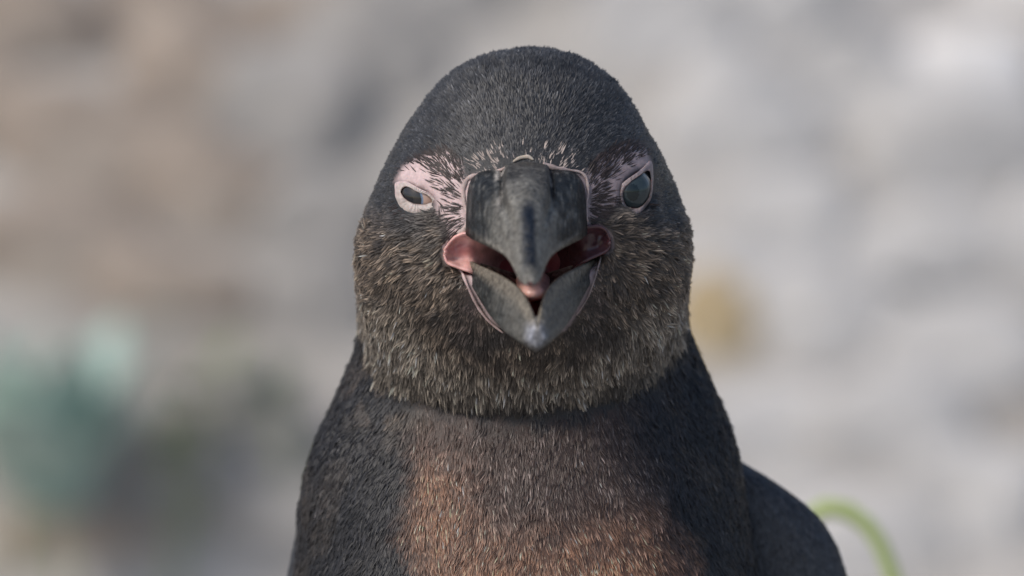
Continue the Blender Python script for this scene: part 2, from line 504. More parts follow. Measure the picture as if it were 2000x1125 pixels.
def mouth_f(p):
    q = p - CM
    z = q[..., 2] - 0.02 * q[..., 0] + 0.0006 * q[..., 0] ** 2 * 0.6
    e = np.sqrt((q[..., 0] / 146) ** 2 + (q[..., 1] / 150) ** 2 + (z / 38) ** 2)
    return (e - 1) * 31

def mouth_px(p):
    return mouth_f(p) / 31 * 100

GL_UP = [(867, 487), (876, 476), (891, 461), (910, 455), (950, 470), (985, 488), (1014, 512)]
GL_LO = [(867, 497), (872, 512), (894, 523), (920, 532), (955, 548), (990, 566), (1018, 582)]
GR_UP = [(1192, 468), (1184, 450), (1168, 441), (1145, 442), (1115, 455), (1085, 474), (1060, 500)]
GR_LO = [(1193, 480), (1186, 490), (1170, 498), (1148, 508), (1118, 530), (1086, 555), (1062, 578)]
GAPE_L = GL_UP + GL_LO[::-1]
GAPE_R = GR_UP + GR_LO[::-1]

def sph(p, c, r):
    return np.linalg.norm(p - c, axis=-1) - r

def body_f(p):
    h = f_head(p)
    # cheek swelling and brow, lores pinched in between bill and eye
    for (px, py, Y, r, a) in ((770, 560, -90, 110, 10), (1285, 560, -90, 110, 10), (775, 335, -110, 60, 7), (1275, 318, -100, 60, 7),
                              (870, 410, -190, 55, -10), (1185, 405, -190, 55, -10), (1300, 385, -60, 45, -12), (745, 400, -70, 40, -6)):
        c = PX(px, py, Y)
        h = h - a * np.exp(-((p - c) ** 2).sum(-1) / (r * r))
    d = smin(h, f_body(p), 85)
    d = -smin(-d, mouth_f(p), 10)
    for gp in (GAPE_L, GAPE_R):
        a = np.array(gp)
        gx_, gy_ = proj(p)
        near = (gx_ > a[:, 0].min() - 40) & (gx_ < a[:, 0].max() + 40) & (gy_ > a[:, 1].min() - 40) & (gy_ < a[:, 1].max() + 40) & (p[..., 1] < -40)
        if near.any():
            c = np.maximum(poly_sd(gx_[near], gy_[near], gp) + 2, p[..., 1][near] + 85)
            d[near] = -smin(-d[near], c, 6)
    for C, r, op in ((CL, RL, LID_L_IN), (CR, RR, LID_R_IN)):
        near = (np.abs(p[..., 0] - C[0]) < 80) & (np.abs(p[..., 2] - C[2]) < 80) & (p[..., 1] < C[1] + 60)
        if near.any():
            q = p[near]; qx, qy = proj(q)
            c = np.maximum(poly_sd(qx, qy, op) - 5, q[:, 1] - (C[1] - 4))
            dn = d[near]; d[near] = np.maximum(dn, -c)
    return d

def surface_nets(fn, lo, hi, h):
    ax = [np.arange(lo[i], hi[i] + h, h) for i in range(3)]
    shp = [len(a) for a in ax]
    f = np.empty(shp, np.float32)
    XY = np.stack(np.meshgrid(ax[0], ax[1], indexing='ij'), -1)
    step = 24
    for k0 in range(0, shp[2], step):
        zz = ax[2][k0:k0 + step]
        P = np.empty((shp[0], shp[1], len(zz), 3))
        P[..., 0] = XY[..., 0][..., None]; P[..., 1] = XY[..., 1][..., None]; P[..., 2] = zz
        f[:, :, k0:k0 + step] = fn(P)
    s = f < 0
    cnt = np.zeros([n - 1 for n in shp], np.int8)
    offs = [(a, b, c) for a in (0, 1) for b in (0, 1) for c in (0, 1)]
    for a, b, c in offs:
        cnt += s[a:shp[0] - 1 + a, b:shp[1] - 1 + b, c:shp[2] - 1 + c]
    act = np.argwhere((cnt > 0) & (cnt < 8))
    idx = np.full(cnt.shape, -1, np.int32); idx[tuple(act.T)] = np.arange(len(act))
    val = np.stack([f[act[:, 0] + a, act[:, 1] + b, act[:, 2] + c] for a, b, c in offs], 1)
    pos = np.zeros((len(act), 3)); num = np.zeros(len(act))
    for i in range(8):
        for j in range(i + 1, 8):
            da = np.array(offs[j]) - np.array(offs[i])
            if np.abs(da).sum() != 1: continue
            fa, fb = val[:, i], val[:, j]
            m = (fa < 0) != (fb < 0)
            t = np.where(m, fa / np.where(m, fa - fb, 1), 0)
            pos += np.where(m[:, None], np.array(offs[i]) + t[:, None] * da, 0); num += m
    V = (act + pos / num[:, None]) * h + np.array([a[0] for a in ax])
    quads = []
    for d in range(3):
        sl = [slice(1, -1)] * 3; sl2 = [slice(1, -1)] * 3
        sl[d] = slice(0, -1); sl2[d] = slice(1, None)
        A = s[tuple(sl)]; B = s[tuple(sl2)]
        e = np.argwhere(A != B)
        flip = A[tuple(e.T)]
        o = np.ones(3, int); o[d] = 0
        e = e + o
        u, w = [(1, 2), (2, 0), (0, 1)][d]
        U = np.zeros(3, int); U[u] = 1; W = np.zeros(3, int); W[w] = 1
        q = np.stack([idx[tuple((e - U - W).T)], idx[tuple((e - W).T)], idx[tuple(e.T)], idx[tuple((e - U).T)]], 1)
        q[~flip] = q[~flip][:, ::-1]
        quads.append(q)
    return V, np.concatenate(quads)

H = 9.0
BV, BF = surface_nets(body_f, (-760, -480, -3790), (840, 1200, 520), H) if False else (None, None)
# fine grid for what is seen, coarser one for the trunk below, welded where they meet
def build_body():
    # horizontal seam: coarse lower grid snapped to the same seam ring is avoided by one grid stretched in z
    zs_f = 1.0
    def warp(z):            # grid z -> real z : stretched below -720
        return np.where(z < -720, -720 + (z + 720) * 4.0, z)
    def fn(P):
        Q = P.copy(); Q[..., 2] = warp(P[..., 2]); return body_f(Q)
    zlo = -720 - (3790 - 720) / 4.0
    V, Fq = surface_nets(fn, (-760, -480, zlo - 10), (840, 1230, 520), H)
    V[:, 2] = warp(V[:, 2])
    return V, Fq
BV, BF = build_body()
# light smoothing
def laplace(V, F, it, lam=0.5):
    e = np.concatenate([F[:, [0, 1]], F[:, [1, 2]], F[:, [2, 3]], F[:, [3, 0]]]); e = np.concatenate([e, e[:, ::-1]])
    deg = np.bincount(e[:, 0], minlength=len(V)).astype(float)
    for _ in range(it):
        n = np.stack([np.bincount(e[:, 0], V[e[:, 1], k], minlength=len(V)) for k in range(3)], 1) / deg[:, None]
        V = V + lam * (n - V)
    return V
BV = laplace(BV, BF, 3)
keep_z = BV[:, 2] > -4400

# bird's facing surface look-up
tri = np.concatenate([BF[:, [0, 1, 2]], BF[:, [0, 2, 3]]])
BVH = BVHTree.FromPolygons([tuple(v) for v in BV], [tuple(map(int, f)) for f in BF])
CAMF = np.array([0, -DIST / S, 0])
def surf(px, py, default=-150.0):
    a = PX(px, py, 0.0); d = Vector(a - CAMF).normalized()
    h = BVH.ray_cast(Vector(CAMF), d)
    return np.array(h[0]) if h[0] is not None else PX(px, py, default)

# ------------------------------------------------------------------ plumage pattern (bird's own colours plus some painted light and shade)
SKIN_L = [(770, 352), (778, 330), (798, 312), (835, 300), (875, 294), (902, 314), (908, 345), (904, 385), (916, 425), (905, 452), (880, 462), (872, 440), (858, 416), (850, 405), (845, 384)]
SKIN_R = [(1274, 318), (1266, 286), (1238, 278), (1198, 286), (1162, 306), (1146, 340), (1150, 385), (1146, 430), (1165, 425), (1190, 408), (1212, 392), (1212, 365), (1235, 345)]
BARE_L = [(770, 356), (778, 340), (795, 331), (815, 338), (838, 356), (856, 376), (868, 392), (866, 404), (850, 402), (838, 378)]
BARE_R = [(1272, 312), (1264, 304), (1245, 316), (1224, 334), (1205, 350), (1198, 372), (1210, 392), (1214, 362), (1240, 340)]
BILL_OUT = [(985, 322), (1028, 312), (1062, 320), (1100, 330), (1142, 342), (1148, 375), (1142, 430), (1165, 480), (1160, 530), (1130, 600), (1100, 640), (1048, 665), (1005, 650), (960, 620), (925, 560), (905, 500), (925, 455), (912, 410), (905, 372), (920, 348), (950, 340)]

def pattern(p):
    """returns tip colour, root colour, skin mask, feather length, width, density, region id for points in bird units"""
    px, py = proj(p)
    Y = p[..., 1]
    n1 = vnoise(p, 70, 1); n2 = vnoise(p, 28, 2); n3 = vnoise(p, 12, 3); n4 = vnoise(p, 160, 8)
    isb = f_body(p) < f_head(p) - 4 + 44 * (n2 - .5) + 24 * (n3 - .5)
    front = sstep(Y, 60, -20)
    # head
    crown_t = np.stack([0.040 + .026 * n2, 0.041 + .026 * n2, 0.044 + .027 * n2], -1)
    crown_r = np.stack([0.014 + 0 * n1, 0.015 + 0 * n1, 0.018 + 0 * n1], -1)
    warm = np.clip(0.25 + 1.3 * (n2 - .3), 0, 1)[..., None]
    cheek_t = np.array([0.070, 0.056, 0.047]) * (1 - warm) + np.array([0.29, 0.222, 0.165]) * warm
    cheek_r = np.array([0.020, 0.016, 0.014]) * np.ones(p.shape)
    rim_t = np.array([0.46, 0.395, 0.320]) * (0.75 + .5 * n2)[..., None]
    dark_t = np.array([0.045, 0.044, 0.047]) * np.ones(p.shape)
    cut = 432 + 40 * (n1 - .5) - 30 * sstep(np.abs(px - 1030), 250, 330)
    ck = sstep(py, cut - 35, cut + 45)[..., None]
    tip = crown_t * (1 - ck) + cheek_t * ck
    rt = crown_r * (1 - ck) + cheek_r * ck
    # pale rim under the cheeks
    jaw = np.hypot((px - 1028) / 318, (py - 520) / 280)
    jn = jaw + 0.12 * (n1 - .5) + 0.07 * (n2 - .5)
    rim = (sstep(jn, 0.66, 0.86) * sstep(py, 560, 650))[..., None]
    tip = tip * (1 - rim) + rim_t * rim
    fd = (sstep(jn, 0.88, 1.0) * sstep(py, 600, 680) * (.28 + .62 * sstep(np.abs(px - 1070), 230, 100)))[..., None]
    tip = tip * (1 - fd) + np.array([0.048, 0.045, 0.044]) * fd
    # dusky patches under the eyes and bill, with a painted bill shadow
    dk = np.maximum(np.exp(-((px - 1275) / 45) ** 2 - ((py - 425) / 30) ** 2), 0.8 * np.exp(-((px - 800) / 70) ** 2 - ((py - 440) / 26) ** 2))
    dk = np.maximum(dk, 0.75 * np.exp(-((px - 1170) / 70) ** 2 - ((py - 650) / 34) ** 2))
    dk = np.maximum(dk, 0.8 * np.exp(-((px - 965) / 60) ** 2 - ((py - 655) / 30) ** 2))  # shadow below the lower bill, painted dark
    dk = (np.clip(dk, 0, 1) * front)[..., None]
    tip = tip * (1 - dk) + dark_t * dk
    # greyish streak behind the eye
    gs = (np.exp(-((px - (1300 + (py - 340) * .25)) / 18) ** 2 - ((py - 355) / 55) ** 2) * front * 0.8)[..., None]
    tip = tip * (1 - gs) + np.array([0.16, 0.15, 0.125]) * gs
    # nape: plain dark
    bk = sstep(Y, 130, 230)[..., None]
    tip = tip * (1 - bk) + crown_t * 0.8 * bk
    # body
    brown = np.array([0.42, 0.215, 0.128]); greyb = np.array([0.085, 0.066, 0.060]); black = np.array([0.020, 0.020, 0.023]); dusk = np.array([0.055, 0.046, 0.040])
    lx = np.interp(py, [780, 830, 900, 1000, 1060, 1125, 1400], [850, 825, 800, 786, 795, 830, 720])
    rx = np.interp(py, [780, 830, 900, 1000, 1060, 1125, 1400], [1230, 1235, 1260, 1290, 1305, 1320, 1420])
    ins = sstep(px + 46 * (n1 - .5) + 20 * (n3 - .5), lx - 32, lx + 34) * sstep(-px + 80 * (n1 - .5), -rx - 60, -rx + 70) * sstep(Y, 330, 200) * sstep(jn + .10 * (n2 - .5), 1.02, 1.22)  # brown held back below the chin, partly painting its shadow
    br = np.clip(np.exp(-((px - 850) / 75) ** 2 - ((py - 980) / 95) ** 2) * .95 + sstep(py + 0.10 * (px - 1000), 960, 1150) * .95, 0, 1)  # brown plumage; the left patch also paints the sun's highlight
    br = np.clip(br * (0.6 + .9 * (n2 - .2)), 0, 1)[..., None]
    chest = greyb * (1 - br) + brown * br
    patch = (0.75 * sstep(n1, .55, .8) * sstep(Y, 300, 200))[..., None]
    side = black * (1 - patch) + dusk * patch
    i3 = ins[..., None]
    btip = side * (1 - i3) + chest * i3
    # pale scruff hanging below the left cheek
    sc = (np.exp(-((px - 775) / 70) ** 2 - ((py - 750) / 70) ** 2) * sstep(Y, 260, 180) * sstep(n2, .3, .6))[..., None]
    btip = btip * (1 - sc) + np.array([0.24, 0.19, 0.15]) * sc
    nb = (sstep(jn, 1.16, 1.0) * .5 * sstep(Y, 260, 160))[..., None]
    btip = btip * (1 - nb) + np.array([0.060, 0.054, 0.050]) * nb  # dark band under the chin, partly painted shadow
    brt = np.array([0.012, 0.012, 0.014]) * (1 - i3) + np.array([0.04, 0.024, 0.019]) * i3
    b3 = isb[..., None]
    tip = np.where(b3, btip, tip); rt = np.where(b3, brt, rt)
    # skin
    pf = Y < 40
    sk = np.minimum(poly_sd(px, py, SKIN_L), poly_sd(px, py, SKIN_R))
    bare = np.minimum(poly_sd(px, py, BARE_L), poly_sd(px, py, BARE_R))
    lid = np.minimum(poly_sd(px, py, LID_L_OUT), poly_sd(px, py, LID_R_OUT))
    bill = poly_sd(px, py, BILL_OUT)
    mo = mouth_px(p)
    gpd = np.minimum(poly_sd(px, py, GAPE_L), poly_sd(px, py, GAPE_R))
    skin = np.where(pf & ~isb, sstep(-sk + 10 * (n2 - .5), -8, 12), 0)
    rimskin = np.where(pf & ~isb, np.maximum(sstep(bill, 10, 2) * sstep(py, 335, 350), sstep(gpd + 8 * (n3 - .5), 7, 2)), 0)
    mouthm = np.where(pf & ~isb, np.maximum(sstep(mo, 6, 1) * (np.abs(px - 1028) < 120), sstep(gpd, 0, -5)), 0)
    L = np.where(isb, 26, 17 + 5 * sstep(-py, -260, -150) + 15 * ck[..., 0] + 14 * rim[..., 0] - 6 * fd[..., 0])
    Wd = np.where(isb, 3.5, 3.4 + 0.1 * ck[..., 0] + 0.4 * rim[..., 0])
    L = np.where(isb & (ins > .4), 25, L); Wd = np.where(isb & (ins > .4), 2.5, Wd)
    L = L * (1 - .15 * skin); Wd = Wd * (1 - .30 * skin)
    dens = np.ones(px.shape)
    dens = dens * (1 - skin) ** 1.5
    # thinly feathered dusky skin beside the lower bill
    jw = np.where(pf & ~isb, np.maximum(np.exp(-((px - 925) / 26) ** 2 - ((py - 585) / 55) ** 2), .6 * np.exp(-((px - 1155) / 24) ** 2 - ((py - 575) / 50) ** 2)), 0)
    L = L * (1 - .55 * jw); Wd = Wd * (1 - .35 * jw)
    j3 = jw[..., None]
    tip = tip * (1 - j3) + np.array([0.13, 0.095, 0.092]) * j3
    topb = py < 352
    dens = np.where(pf & ~isb & ((bill < np.where(topb, -7, 4)) | (lid < 2) | (gpd < 5) | ((mo < 8) & (np.abs(px - 1028) < 125)) | (bare < 0)), 0, dens)
    dens = np.where(pf & ~isb & (bill < 14) & ~topb, dens * .45, dens)
    # shorter hairs right next to the bill
    L = np.where(pf & ~isb, L * (0.55 + .45 * sstep(bill, 0, 60)), L)
    reg = np.where(isb, np.where(ins > .45, 3, 4), np.where(ck[..., 0] > .5, np.where(rim[..., 0] > .45, 2, 1), 0))
    return dict(tip=tip, root=rt, skin=skin, rimskin=rimskin, mouth=mouthm, L=L, W=Wd, dens=dens, reg=reg, isb=isb, px=px, py=py, ins=ins)

# colour of the bare body surface
pt = pattern(BV)
under = pt['root'] * 0.7 + pt['tip'] * 0.18
shx = sstep(pt['px'], 1000, 1100)[:, None]  # skin right of the bill darkened, its shade painted in
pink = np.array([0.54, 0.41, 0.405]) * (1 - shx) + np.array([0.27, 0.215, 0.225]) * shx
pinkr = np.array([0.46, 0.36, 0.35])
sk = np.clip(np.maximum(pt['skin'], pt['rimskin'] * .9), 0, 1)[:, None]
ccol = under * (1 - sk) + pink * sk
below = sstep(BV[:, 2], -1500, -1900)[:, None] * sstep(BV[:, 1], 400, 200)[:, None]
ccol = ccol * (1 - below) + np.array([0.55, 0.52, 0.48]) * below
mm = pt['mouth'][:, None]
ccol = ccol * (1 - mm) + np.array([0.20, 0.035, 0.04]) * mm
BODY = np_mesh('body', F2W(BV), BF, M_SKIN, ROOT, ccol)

# ------------------------------------------------------------------ feathers
def tri_sample(V, F, weight_fn, n):
    T = np.concatenate([F[:, [0, 1, 2]], F[:, [0, 2, 3]]])
    a, b, c = V[T[:, 0]], V[T[:, 1]], V[T[:, 2]]
    N = np.cross(b - a, c - a); ar = np.linalg.norm(N, axis=1) / 2
    w = ar * weight_fn((a + b + c) / 3)
    w = w / w.sum()
    i = RNG.choice(len(T), n, p=w)
    r1 = np.sqrt(RNG.random(n)); r2 = RNG.random(n)
    P = (1 - r1)[:, None] * a[i] + (r1 * (1 - r2))[:, None] * b[i] + (r1 * r2)[:, None] * c[i]
    return P, T[i]

def vert_normals(V, F):
    n = np.cross(V[F[:, 2]] - V[F[:, 0]], V[F[:, 3]] - V[F[:, 1]])
    out = np.stack([sum(np.bincount(F[:, k], n[:, c], minlength=len(V)) for k in range(4)) for c in range(3)], 1)
    return out / (np.linalg.norm(out, axis=1)[:, None] + 1e-12)
BN = vert_normals(BV, BF)
# outward check
if (BN * (BV - BV.mean(0)))[:, :2].sum() < 0:
    BN = -BN

def feathers(name, P, N, D, L, W, lift, curv, root, tip, parent, label, mat=M_FEATHER, prof=(0.7, 1.0)):
    n = len(P)
    D = D - (D * N).sum(1)[:, None] * N
    D /= np.linalg.norm(D, axis=1)[:, None] + 1e-9
    Sd = np.cross(D, N)
    roll = RNG.normal(0, 0.30, n)
    Sd2 = Sd * np.cos(roll)[:, None] + N * np.sin(roll)[:, None]
    Nr = N * np.cos(roll)[:, None] - Sd * np.sin(roll)[:, None]
    rows = (0.0, 0.55)
    V = np.empty((n, 7, 3)); C = np.empty((n, 7, 3))
    for k, s in enumerate(rows + (1.0,)):
        c = P - N * 1.5 + L[:, None] * (D * (s * np.cos(lift))[:, None] + N * (np.sin(lift) * s - curv * s * s)[:, None])
        g = (0.0, 0.38, 1.0)[k]
        cc = root * (1 - g) + tip * g
        if k < 2:
            w = (W * prof[k] * .5)[:, None]
            V[:, k * 3] = c - Sd2 * w; V[:, k * 3 + 1] = c + Nr * w * .5; V[:, k * 3 + 2] = c + Sd2 * w
            C[:, k * 3:k * 3 + 3] = cc[:, None]
        else:
            V[:, 6] = c; C[:, 6] = cc
    base = np.arange(n)[:, None] * 7
    q = np.concatenate([base + np.array(f) for f in ((0, 1, 4, 3), (1, 2, 5, 4))])
    t = np.concatenate([base + np.array(f) for f in ((3, 4, 6), (4, 5, 6))])
    o = np_mesh(name, F2W(V.reshape(-1, 3)), [q, t], mat, parent, C.reshape(-1, 3))
    tag(o, label=label, kind='stuff')
    return o

BEAK = PX(1028, 420, -330)
def plume_weight(c):
    px, py = proj(c)
    w = np.where(c[:, 1] < 260, 1.0, 0.30)
    w = np.where(py > 1170, 0.12, w)
    w = np.where(py > 1290, 0.0, w)
    return w
NF = 400000
P, T = tri_sample(BV, BF, plume_weight, NF)
N = BN[T].mean(1); N /= np.linalg.norm(N, axis=1)[:, None]
pa = pattern(P)
keep = RNG.random(NF) < pa['dens']
# chest hair is finer and denser than the rest, crown a little thinner
P, T, N = P[keep], T[keep], N[keep]
pa = {k: v[keep] for k, v in pa.items()}
n = len(P)
rad = P - BEAK
rad /= np.linalg.norm(rad, axis=1)[:, None]
headD = rad.copy()
headD[:, 2] -= 0.75 * sstep(pa['py'], 560, 760)
headD[:, 2] -= 0.25 * sstep(pa['py'], 430, 520)
bodyD = np.stack([(P[:, 0] - 30) / 900, np.full(n, 0.05), np.full(n, -1.0)], 1)
bodyD[:, 0] -= 0.35 * sstep(-pa['px'], -980, -780) * pa['ins'] * -1
bd = np.where(pa['isb'][:, None], bodyD, headD)
wob = np.stack([vnoise(P, 46, 21) - .5, vnoise(P, 46, 22) - .5, vnoise(P, 46, 23) - .5], 1)
wob2 = np.stack([vnoise(P, 17, 24) - .5, vnoise(P, 17, 25) - .5, vnoise(P, 17, 26) - .5], 1)
ckw = np.where(pa['reg'] == 0, .35, 1.0)[:, None] * np.where(pa['reg'] >= 3, .6, 1.0)[:, None]
D = bd + ckw * (1.0 * wob + 1.2 * wob2) + RNG.normal(0, .10, (n, 3))
cell = 24.0
ci = np.floor(P / cell).astype(np.int64)
cc = (ci + np.stack([_hash(ci[:, 0], ci[:, 1], ci[:, 2], sd_) for sd_ in (61, 62, 63)], 1) * .6 + .2) * cell + bd * 12
off = (cc - P) / cell
clump = np.where((pa['reg'] == 1) | (pa['reg'] == 2), 1.0, np.where(pa['reg'] == 0, .25, .45))
D = D + (clump * .55)[:, None] * off
edge = sstep(np.linalg.norm(off - (off * N).sum(1)[:, None] * N, axis=1), .30, .75) * clump
L = pa['L'] * RNG.uniform(.75, 1.25, n) * (1 - .25 * edge)
W = pa['W'] * RNG.uniform(.75, 1.25, n)
lift = np.where(pa['reg'] == 0, .16 + .22 * sstep(-pa['py'], -270, -130), np.where(pa['reg'] >= 3, .20, .28)) + RNG.normal(0, .10, n) + 0.25 * (vnoise(P, 20, 31) - .5)
lift = np.clip(lift, .05, .9)
curv = np.where(pa['reg'] == 0, .10, .16)
var = RNG.lognormal(0, np.where((pa['reg'] == 1) | (pa['reg'] == 2), .55, .38), n)[:, None] * (0.6 + .8 * vnoise(P, 15, 41))[:, None]
tip = np.clip(pa['tip'] * var * (1.12 - .65 * edge)[:, None], 0, .6)
hs = (pa['skin'] > .35)
tip = np.where(hs[:, None], np.array([0.035, 0.026, 0.024]), tip)
root = pa['root']
# pale sheaths radiating from the top of the bill
bl = poly_sd(pa['px'], pa['py'], BILL_OUT)
shz = np.maximum(np.exp(-((pa['px'] - 958) / 34) ** 2), np.exp(-((pa['px'] - 1090) / 36) ** 2))
sh = (bl < 32) & (pa['py'] < 352) & (~pa['isb']) & (RNG.random(n) < .22 * shz)
tip = np.where(sh[:, None], np.array([0.33, 0.28, 0.25]), tip); root = np.where(sh[:, None], np.array([0.40, 0.33, 0.30]), root)
L = np.where(sh, L * 1.8, L); W = np.where(sh, W * .7, W)
# glints on head and chest, painted as pale feather tips
glint = (RNG.random(n) < np.where(pa['reg'] == 3, .09, .006))
tip = np.where(glint[:, None], np.clip(tip * 2.8 + .06, 0, .6), tip)
NAMES = [('crown_plumage', 'short slate-black feathers of the crown and forehead'), ('cheek_plumage', 'brown and tan speckled cheek feathers'),
         ('throat_plumage', 'pale grey-buff feathers fringing the throat'), ('chest_plumage', 'glossy rusty brown chest feathers'),
         ('flank_plumage', 'black feathers of neck sides and flanks')]
for r, (nm, lb) in enumerate(NAMES):
    m = pa['reg'] == r
    feathers(nm, P[m], N[m], D[m], L[m], W[m], lift[m], curv[m], root[m], tip[m], ROOT, lb)

# fine dark hairs over the bare skin between bill and eyes
def skin_weight(c):
    q = pattern(c)
    bare = np.minimum(poly_sd(q['px'], q['py'], BARE_L), poly_sd(q['px'], q['py'], BARE_R))
    lid = np.minimum(poly_sd(q['px'], q['py'], LID_L_OUT), poly_sd(q['px'], q['py'], LID_R_OUT))
    bil = poly_sd(q['px'], q['py'], BILL_OUT)
    w = sstep(q['skin'], .05, .5) * (0.10 + .90 * sstep(bare, 2, 40)) * (bare > 0) * (lid > 3) * (bil > 7) * (c[:, 1] < 40)
    return w * (1 + .15 * sstep(q['px'], 1000, 1100))
hp, ht = tri_sample(BV, BF, skin_weight, 950)
hn = BN[ht].mean(1); hn /= np.linalg.norm(hn, axis=1)[:, None]
hq = pattern(hp)
ctr = np.where((hq['px'] < 1030)[:, None], PX(935, 410, -230), PX(1125, 405, -230))
hd = hp - ctr; hd /= np.linalg.norm(hd, axis=1)[:, None]
hd = hd + 0.5 * np.stack([vnoise(hp, 40, 27) - .5, vnoise(hp, 40, 28) - .5, vnoise(hp, 40, 29) - .5], 1) + RNG.normal(0, .08, hp.shape)
extra_p, extra_n, extra_d = [], [], []
for L_, C_ in ((LID_L_OUT, (812, 384)), (LID_R_OUT, (1243, 372))):
    A_ = np.array(L_ + L_[:1], float)
    for _ in range(110):
        i_ = RNG.integers(0, len(L_)); t_ = RNG.random()
        q_ = A_[i_] * (1 - t_) + A_[i_ + 1] * t_
        if q_[1] < C_[1] + 6: continue
        o_ = q_ - np.array(C_); o_ /= np.linalg.norm(o_)
        q_ = q_ + o_ * RNG.uniform(1, 9)
        hit = BVH.ray_cast(Vector(CAMF), Vector(PX(q_[0], q_[1], 0.) - CAMF).normalized())
        if hit[0] is None: continue
        extra_p.append(np.array(hit[0])); nn_ = np.array(hit[1]); extra_n.append(nn_ if nn_[1] < 0 else -nn_)
        extra_d.append(np.array([o_[0] + np.sign(C_[0] - 1030) * .8, 0.2, -o_[1] * .4]))
hp = np.vstack([hp, extra_p]); hn = np.vstack([hn, extra_n]); hd = np.vstack([hd, extra_d])
m = len(hp)
feathers('loral_hair', hp + hn * 1.6, hn, hd, RNG.uniform(15, 27, m), RNG.uniform(1.3, 2.5, m), np.full(m, .10) + RNG.uniform(0, .08, m), np.full(m, .02),
         np.tile([0.028, 0.020, 0.019], (m, 1)), np.tile([0.030, 0.022, 0.021], (m, 1)) * RNG.lognormal(0, .4, m)[:, None], ROOT, 'fine dark hairs over the pink skin between bill and eyes')

# ------------------------------------------------------------------ bill
def loft_mesh(secs, cols, closed_ends=True):
    """secs: (n,m,3) rings in bird units"""
    n, m = secs.shape[:2]
    V = secs.reshape(-1, 3); F = [f for f in grid_faces(n, m, True)]
    C = cols.reshape(-1, 3)
    if closed_ends:
        V = np.vstack([V, secs[0].mean(0), secs[-1].mean(0)]); C = np.vstack([C, cols[0].mean(0), cols[-1].mean(0)])
        for j in range(m):
            F.append(np.array([len(V) - 2, (j + 1) % m, j])); F.append(np.array([len(V) - 1, (n - 1) * m + j, (n - 1) * m + (j + 1) % m]))
    return V, F, C

